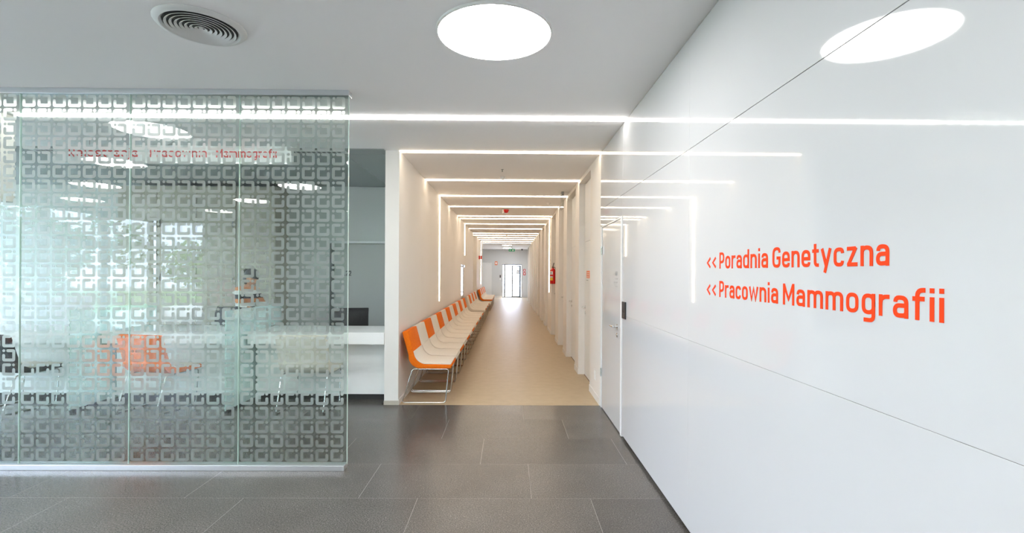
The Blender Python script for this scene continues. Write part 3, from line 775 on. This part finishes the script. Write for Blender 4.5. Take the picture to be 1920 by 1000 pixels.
# office chairs behind the desks
def office_chair(x, y, rz, label):
    t = thing('office_chair', label, 'office chair', (x, y, 0), 'black office chairs')
    def P(name, mb, mat, **k):
        o = mb.build(name, mat, None, **k); o.parent = t; return o
    mb = MB(); A, Bq = offset_profile(lambda s: .03, [(-.245, 1.03), (-.20, .95), (-.195, .8), (-.21, .65), (-.20, .52)])
    mb.strip([(a[0], a[1]) for a in A], Bq, -.235, .235)
    P('backrest', mb, 'mesh_black', bevel=.008, smooth=True)
    P('seat', MB().box(-.22, .25, -.24, .24, .44, .51), 'dark_fabric', bevel=.03, smooth=True)
    P('gas_lift', MB().lathe([(.028, .1), (.028, .3), (.02, .3), (.02, .44)], (0, 0, 0), 12, closed=True), 'black_plastic')
    for k in range(5):
        a = 2 * math.pi * k / 5
        leg = P('leg', MB().tube([(0, 0, .12), (.29 * math.cos(a), .29 * math.sin(a), .075)], .02, 6), 'black_plastic')
        MB().lathe([(.001, -.02), (.03, -.02), (.03, .02), (.001, .02)], (.29 * math.cos(a), .29 * math.sin(a), .03), 10, 'Y').build('caster', 'black_plastic').parent = leg
    for s in (-1, 1): P('armrest', MB().tube([(-.1, s * .25, .47), (-.1, s * .27, .66), (.14, s * .27, .68)], .016, 6), 'black_plastic')
    t.rotation_euler.z = rz
office_chair(-4.07, 6.85, math.radians(-100), 'black mesh office chair behind the middle reception desk')
office_chair(-2.22, 6.80, math.radians(-78), 'black mesh office chair behind the desk nearest the corridor')

# hanging reception sign
t = thing('hanging_sign', 'white hanging reception sign board with red lettering above the desks', 'sign', (-3.68, 5.3, 2.77))
box('board', 'sign_white', t, -4.97, -2.38, 5.30, 5.36, 2.755, 2.935, bevel=.002)
box('lower_edge', 'aluminium', t, -4.97, -2.38, 5.298, 5.362, 2.742, 2.755)
for x in (-4.6, -2.75): MB().tube([(x, 5.33, 2.935), (x, 5.33, H)], .004, 6).build('suspension_rod', 'steel_rod', t)
sp_pm = PM((0, 5.30, 2.808), (1, 0, 0), (0, 0, 1), (0, -1, 0))
lettering(t, [('Rejestracja', -4.80, -4.05), ('Pracownia', -3.92, -3.30), ('Mammografii', -3.20, -2.54)], .00112, sp_pm, 'red_letter')
t = d17
lettering(t, [('0.22', -2.78, -2.62)], .0010, PM((0, YB - .03, 1.50), (1, 0, 0), (0, 0, 1), (0, -1, 0)), 'black_plastic')

# ------------------------------------------------------------------ glass partition with frosted pattern
gp = thing('glass_partition', 'glass partition printed with rows of frosted square curls', 'glass partition', (-1.27, YG, 0))
XG0, PWD, NP = -1.27, .860, 7
xl = XG0 - PWD * NP
box('top_rail', 'aluminium', gp, xl, XG0 + .006, YG - .02, YG + .06, H - .042, H - .0005, bevel=.002)
box('bottom_rail', 'aluminium', gp, xl, XG0 - .012, YG - .03, YG + .05, .0005, .042, bevel=.002)
def curl(bm, x, z, w, h, flip, y):
    """square curl with a dot, flat print"""
    s = .0235
    def pt(u, v): return (x + (w - u if flip else u), y, z + v)
    # open path: top bar (from gap) -> left -> bottom -> right bar up to the gap
    path = rounded([(w * .69 - s / 2, h - s / 2), (s / 2, h - s / 2), (s / 2, s / 2), (w - s / 2, s / 2), (w - s / 2, h * .62 - s / 2)], .007, False, 3)
    n = len(path); Lf, Rt = [], []
    for i in range(n):
        a = path[max(i - 1, 0)]; c = path[min(i + 1, n - 1)]; d0 = (path[i] - a) if i else (c - path[i]); d1 = (c - path[i]) if i < n - 1 else d0
        if d0.length < 1e-9: d0 = d1
        if d1.length < 1e-9: d1 = d0
        d0 = d0.normalized(); d1 = d1.normalized(); nn = Vector((-d0.y, d0.x)) + Vector((-d1.y, d1.x)); nn.normalize()
        q = nn * (s / 2 / max(.5, nn.dot(Vector((-d0.y, d0.x))))); Lf.append(path[i] + q); Rt.append(path[i] - q)
    def cap(i, sgn):
        d = (path[i] - path[i + (1 if i == 0 else -1)]).normalized(); nn = Vector((-d.y, d.x)); out = []
        for k in range(1, 5):
            a = math.pi * k / 5; out.append(path[i] + nn * (s / 2) * math.cos(a) + d * (s / 2) * math.sin(a))
        return out
    vl = [bm.verts.new(pt(p.x, p.y)) for p in Lf]; vr = [bm.verts.new(pt(p.x, p.y)) for p in Rt]
    for i in range(n - 1): bm.faces.new((vl[i], vl[i + 1], vr[i + 1], vr[i]))
    bm.faces.new([vr[0]] + [bm.verts.new(pt(p.x, p.y)) for p in reversed(cap(0, 1))][::-1] + [vl[0]]) if False else None
    for i, (a, b_) in ((0, (vl[0], vr[0])), (n - 1, (vr[-1], vl[-1]))):
        c = cap(i, 1)
        va = Vector(a.co); d0 = (Vector(pt(c[0].x, c[0].y)) - va).length; d1 = (Vector(pt(c[-1].x, c[-1].y)) - va).length
        if d1 < d0: c = c[::-1]
        bm.faces.new([a] + [bm.verts.new(pt(p.x, p.y)) for p in c] + [b_])
    cx, cz, r = w * .875, h * .875, s * .5
    bm.faces.new([bm.verts.new(pt(cx + r * math.cos(2 * math.pi * k / 10), cz + r * math.sin(2 * math.pi * k / 10))) for k in range(10)])
PX, PZ, CW, CHh = .1187, .1116, .1024, .0970
for p in range(NP):
    x1 = XG0 - p * PWD; x0 = x1 - PWD
    pane = box('pane', 'partition_glass', gp, x0 + .002, x1 - .002, YG, YG + .012, .042, H - .042)
    mb = MB(); mb.bm.verts.ensure_lookup_table()
    for rrow in range(26):
        z = H - .048 - CHh - rrow * PZ
        if z < .045: break
        for c in range(7): curl(mb.bm, x0 + .018 + c * PX, z, CW, CHh, rrow % 2 == 0, YG - .0006)
    bmesh.ops.recalc_face_normals(mb.bm, faces=mb.bm.faces[:])
    for f in mb.bm.faces:
        f.normal_update()
        if f.normal.y > 0: f.normal_flip()
    me = bpy.data.meshes.new('frosted_pattern'); mb.bm.transform(Matrix.Translation(-Vector(gp.location))); mb.bm.to_mesh(me); mb.bm.free(); me.materials.append(MATS['frost'])
    o = bpy.data.objects.new('frosted_pattern', me); COL.objects.link(o); o.parent = pane; o['kind'] = 'stuff'
    e_ = box('pane_edge', 'glass_edge', None, x1 - .0018, x1 + .0018, YG - .001, YG + .013, .042, H - .042); e_.parent = pane; e_.location = -Vector(gp.location)

# ------------------------------------------------------------------ fire extinguisher
ex, ey, ez = 1.118, 12.10, 1.29
t = thing('fire_extinguisher', 'red fire extinguisher hung on the right corridor wall', 'fire extinguisher', (ex, ey, ez))
R_ = .068
MB().lathe([(.001, 0), (R_ - .012, 0), (R_, .012), (R_, .315), (R_ - .006, .345), (R_ - .025, .372), (.024, .388), (.022, .40), (.001, .40)], (ex, ey, ez), 28).build('cylinder', 'signal_red', t, smooth=True)
MB().lathe([(.001, .395), (.02, .395), (.02, .43), (.001, .43)], (ex, ey, ez), 12).build('valve', 'brass_dark', t)
MB().tube([(ex, ey, ez + .43), (ex + .01, ey - .03, ez + .47), (ex + .02, ey - .05, ez + .52)], .011, 6).build('handle', 'black_plastic', t)
MB().tube([(ex + .02, ey, ez + .42), (ex + .06, ey - .03, ez + .40), (ex + .075, ey - .03, ez + .3), (ex + .073, ey - .03, ez + .1)], .008, 6).build('hose', 'black_plastic', t)
def label_patch(mat, z0, z1, a0=-150, a1=-95):
    mb = MB(); rr_ = R_ + .001
    pts = [(rr_ * math.cos(math.radians(a0 + (a1 - a0) * k / 6)), rr_ * math.sin(math.radians(a0 + (a1 - a0) * k / 6))) for k in range(7)]
    for p, q in zip(pts, pts[1:]): mb.quad((ex + p[0], ey + p[1], ez + z0), (ex + q[0], ey + q[1], ez + z0), (ex + q[0], ey + q[1], ez + z1), (ex + p[0], ey + p[1], ez + z1))
    mb.build('label_patch', mat, t)
label_patch('label_white', .23, .31, -175, -95); label_patch('label_blue', .262, .282, -170, -115); label_patch('signal_red', .19, .228, -170, -95); label_patch('label_white', .155, .187, -170, -95); label_patch('label_yellow', .085, .152, -170, -95)
box('bracket', 'frame_grey', t, ex - .03, ex + .03, ey + R_, 12.199, ez + .24, ez + .27)

# ------------------------------------------------------------------ person behind the desk
def person():
    px, py = -3.70, 6.80
    t = thing('person', 'person in a striped top standing behind the reception desk, bent over papers', 'person', (px, py, 0))
    # local: faces +x (to the right of the picture)
    V = [((0, 0, .90), .15), ((.01, 0, 1.04), .125), ((.03, 0, 1.20), .14), ((.06, 0, 1.30), .12), ((.075, 0, 1.36), .055), ((.095, 0, 1.42), .05),
         ((.05, .15, 1.30), .062), ((.09, .20, 1.14), .046), ((.22, .19, 1.04), .038), ((.36, .15, 1.015), .028),
         ((.05, -.15, 1.30), .062), ((.10, -.20, 1.15), .046), ((.24, -.18, 1.06), .038), ((.38, -.12, 1.03), .028),
         ((0, .09, .84), .095), ((.01, .10, .48), .065), ((-.01, .10, .10), .042), ((.12, .105, .045), .035),
         ((0, -.09, .84), .095), ((.01, -.10, .48), .065), ((-.01, -.10, .10), .042), ((.12, -.105, .045), .035)]
    E = [(0, 1), (1, 2), (2, 3), (3, 4), (4, 5), (3, 6), (6, 7), (7, 8), (8, 9), (3, 10), (10, 11), (11, 12), (12, 13), (0, 14), (14, 15), (15, 16), (16, 17), (0, 18), (18, 19), (19, 20), (20, 21)]
    for s, wi in ((1, 9), (-1, 13)):                 # palm and five fingers
        w = Vector(V[wi][0]); palm = len(V); V.append((tuple(w + Vector((.06, -s * .01, -.004))), .026)); E.append((wi, palm))
        c = Vector(V[palm][0])
        for fk, (dy, ln) in enumerate(((-.028, .062), (-.010, .074), (.009, .070), (.026, .056))):
            a = len(V); V.append((tuple(c + Vector((.028, dy, 0))), .0095)); V.append((tuple(c + Vector((.028 + ln * .55, dy * 1.1, -.004))), .0085)); V.append((tuple(c + Vector((.028 + ln, dy * 1.1, -.022))), .0075))
            E += [(palm, a), (a, a + 1), (a + 1, a + 2)]
        a = len(V); V.append((tuple(c + Vector((-.01, -s * .035, .0))), .011)); V.append((tuple(c + Vector((.03, -s * .052, -.008))), .009)); E += [(palm, a), (a, a + 1)]
    me = bpy.data.meshes.new('body'); me.from_pydata([v for v, r in V], E, []); o = bpy.data.objects.new('body', me); COL.objects.link(o)
    sm = o.modifiers.new('skin', 'SKIN'); sm.use_smooth_shade = True
    sv = me.skin_vertices[0].data
    for i, (v, r) in enumerate(V): sv[i].radius = (r, r); sv[i].use_root = (i == 0)
    sv[2].radius = (.10, .16); sv[3].radius = (.09, .13); sv[1].radius = (.10, .14); sv[0].radius = (.12, .165)
    ss = o.modifiers.new('sub', 'SUBSURF'); ss.levels = 2; ss.render_levels = 2
    dg_ = bpy.context.evaluated_depsgraph_get(); nm = bpy.data.meshes.new_from_object(o.evaluated_get(dg_)); o.modifiers.clear(); o.data = nm; o.parent = t
    for mm in ('striped_knit', 'skin', 'trousers'): nm.materials.append(MATS[mm])
    for p in nm.polygons:
        c = p.center; p.use_smooth = True
        arm_len = c.x > .26 and c.z > .95
        p.material_index = 2 if c.z < .93 and c.x < .2 and not (arm_len) else (1 if (arm_len or (c.z > 1.345 and abs(c.y) < .09)) else 0)
    # head with a face, bent forward, looking down to the papers
    bm = bmesh.new(); bmesh.ops.create_icosphere(bm, subdivisions=4, radius=1)
    for v in bm.verts:
        x, y, z = v.co; q = Vector((x * .098, y * .078, z * .118))
        if z < -.2: q.x += .012 * (-z); q.y *= 1 - .28 * (-z - .2)          # jaw
        def bump(cx, cy, cz, r, h):
            d = ((q.x - cx) ** 2 + (q.y - cy) ** 2 + (q.z - cz) ** 2) ** .5; return h * math.exp(-(d / r) ** 2)
        q.x += bump(.098, 0, -.022, .017, .026) + bump(.095, 0, .004, .012, .010) + bump(.085, 0, -.09, .02, .008)
        for s in (-1, 1): q.x -= bump(.088, s * .031, .008, .015, .009)
        v.co = q
    hm = bpy.data.meshes.new('head'); bm.to_mesh(hm); bm.free(); hm.materials.append(MATS['skin'])
    for p in hm.polygons: p.use_smooth = True
    hd = bpy.data.objects.new('head', hm); COL.objects.link(hd); hd.parent = t; hd.location = (.12, 0, 1.475); hd.rotation_euler = (0, math.radians(28), 0)
    def hp(name, mb, mat, **k):
        o = mb.build(name, mat, None, smooth=True); o.parent = hd; return o
    for s in (-1, 1):
        hp('eye', MB().lathe([(.001, -.009), (.006, -.006), (.0085, 0), (.006, .006), (.001, .009)], (.082, s * .031, .006), 10, 'X'), 'eye_dark')
        hp('ear', MB().lathe([(.001, -.006), (.018, -.005), (.024, 0), (.018, .006), (.001, .003)], (-.002, s * .078, -.005), 12, 'Y'), 'skin')
    hp('mouth', MB().tube([(.086, -.022, -.062), (.095, 0, -.060), (.086, .022, -.062)], .0045, 6), 'lip')
    bm = bmesh.new(); bmesh.ops.create_icosphere(bm, subdivisions=3, radius=1)
    for v in bm.verts:
        x, y, z = v.co; k = 1.0 if (z > .25 or x < .15) else .80
        v.co = Vector((x * .110 * k - .006, y * .089 * k, z * (.130 if z > 0 else .135) * k + .006))
    bun = bmesh.ops.create_icosphere(bm, subdivisions=2, radius=.045, matrix=Matrix.Translation((-.12, 0, .03)))
    hm = bpy.data.meshes.new('hair'); bm.to_mesh(hm); bm.free(); hm.materials.append(MATS['hair'])
    for p in hm.polygons: p.use_smooth = True
    hr = bpy.data.objects.new('hair', hm); COL.objects.link(hr); hr.parent = hd
    t.rotation_euler = (0, 0, math.radians(-18))
    return t
person()
pp = thing('paper_sheet', 'white paper sheet held in front of the person in stripes', 'paper', (-3.28, 6.64, 1.0))
mb = MB(); mb.box(-.09, .10, -.12, .12, 0, .002); po = mb.build('sheet', 'paper', None); po.parent = pp; po.rotation_euler = (0, math.radians(-8), math.radians(-20))
box('text_lines', 'grey_print', None, -.07, .08, -.11, .11, .002, .0024).parent = po
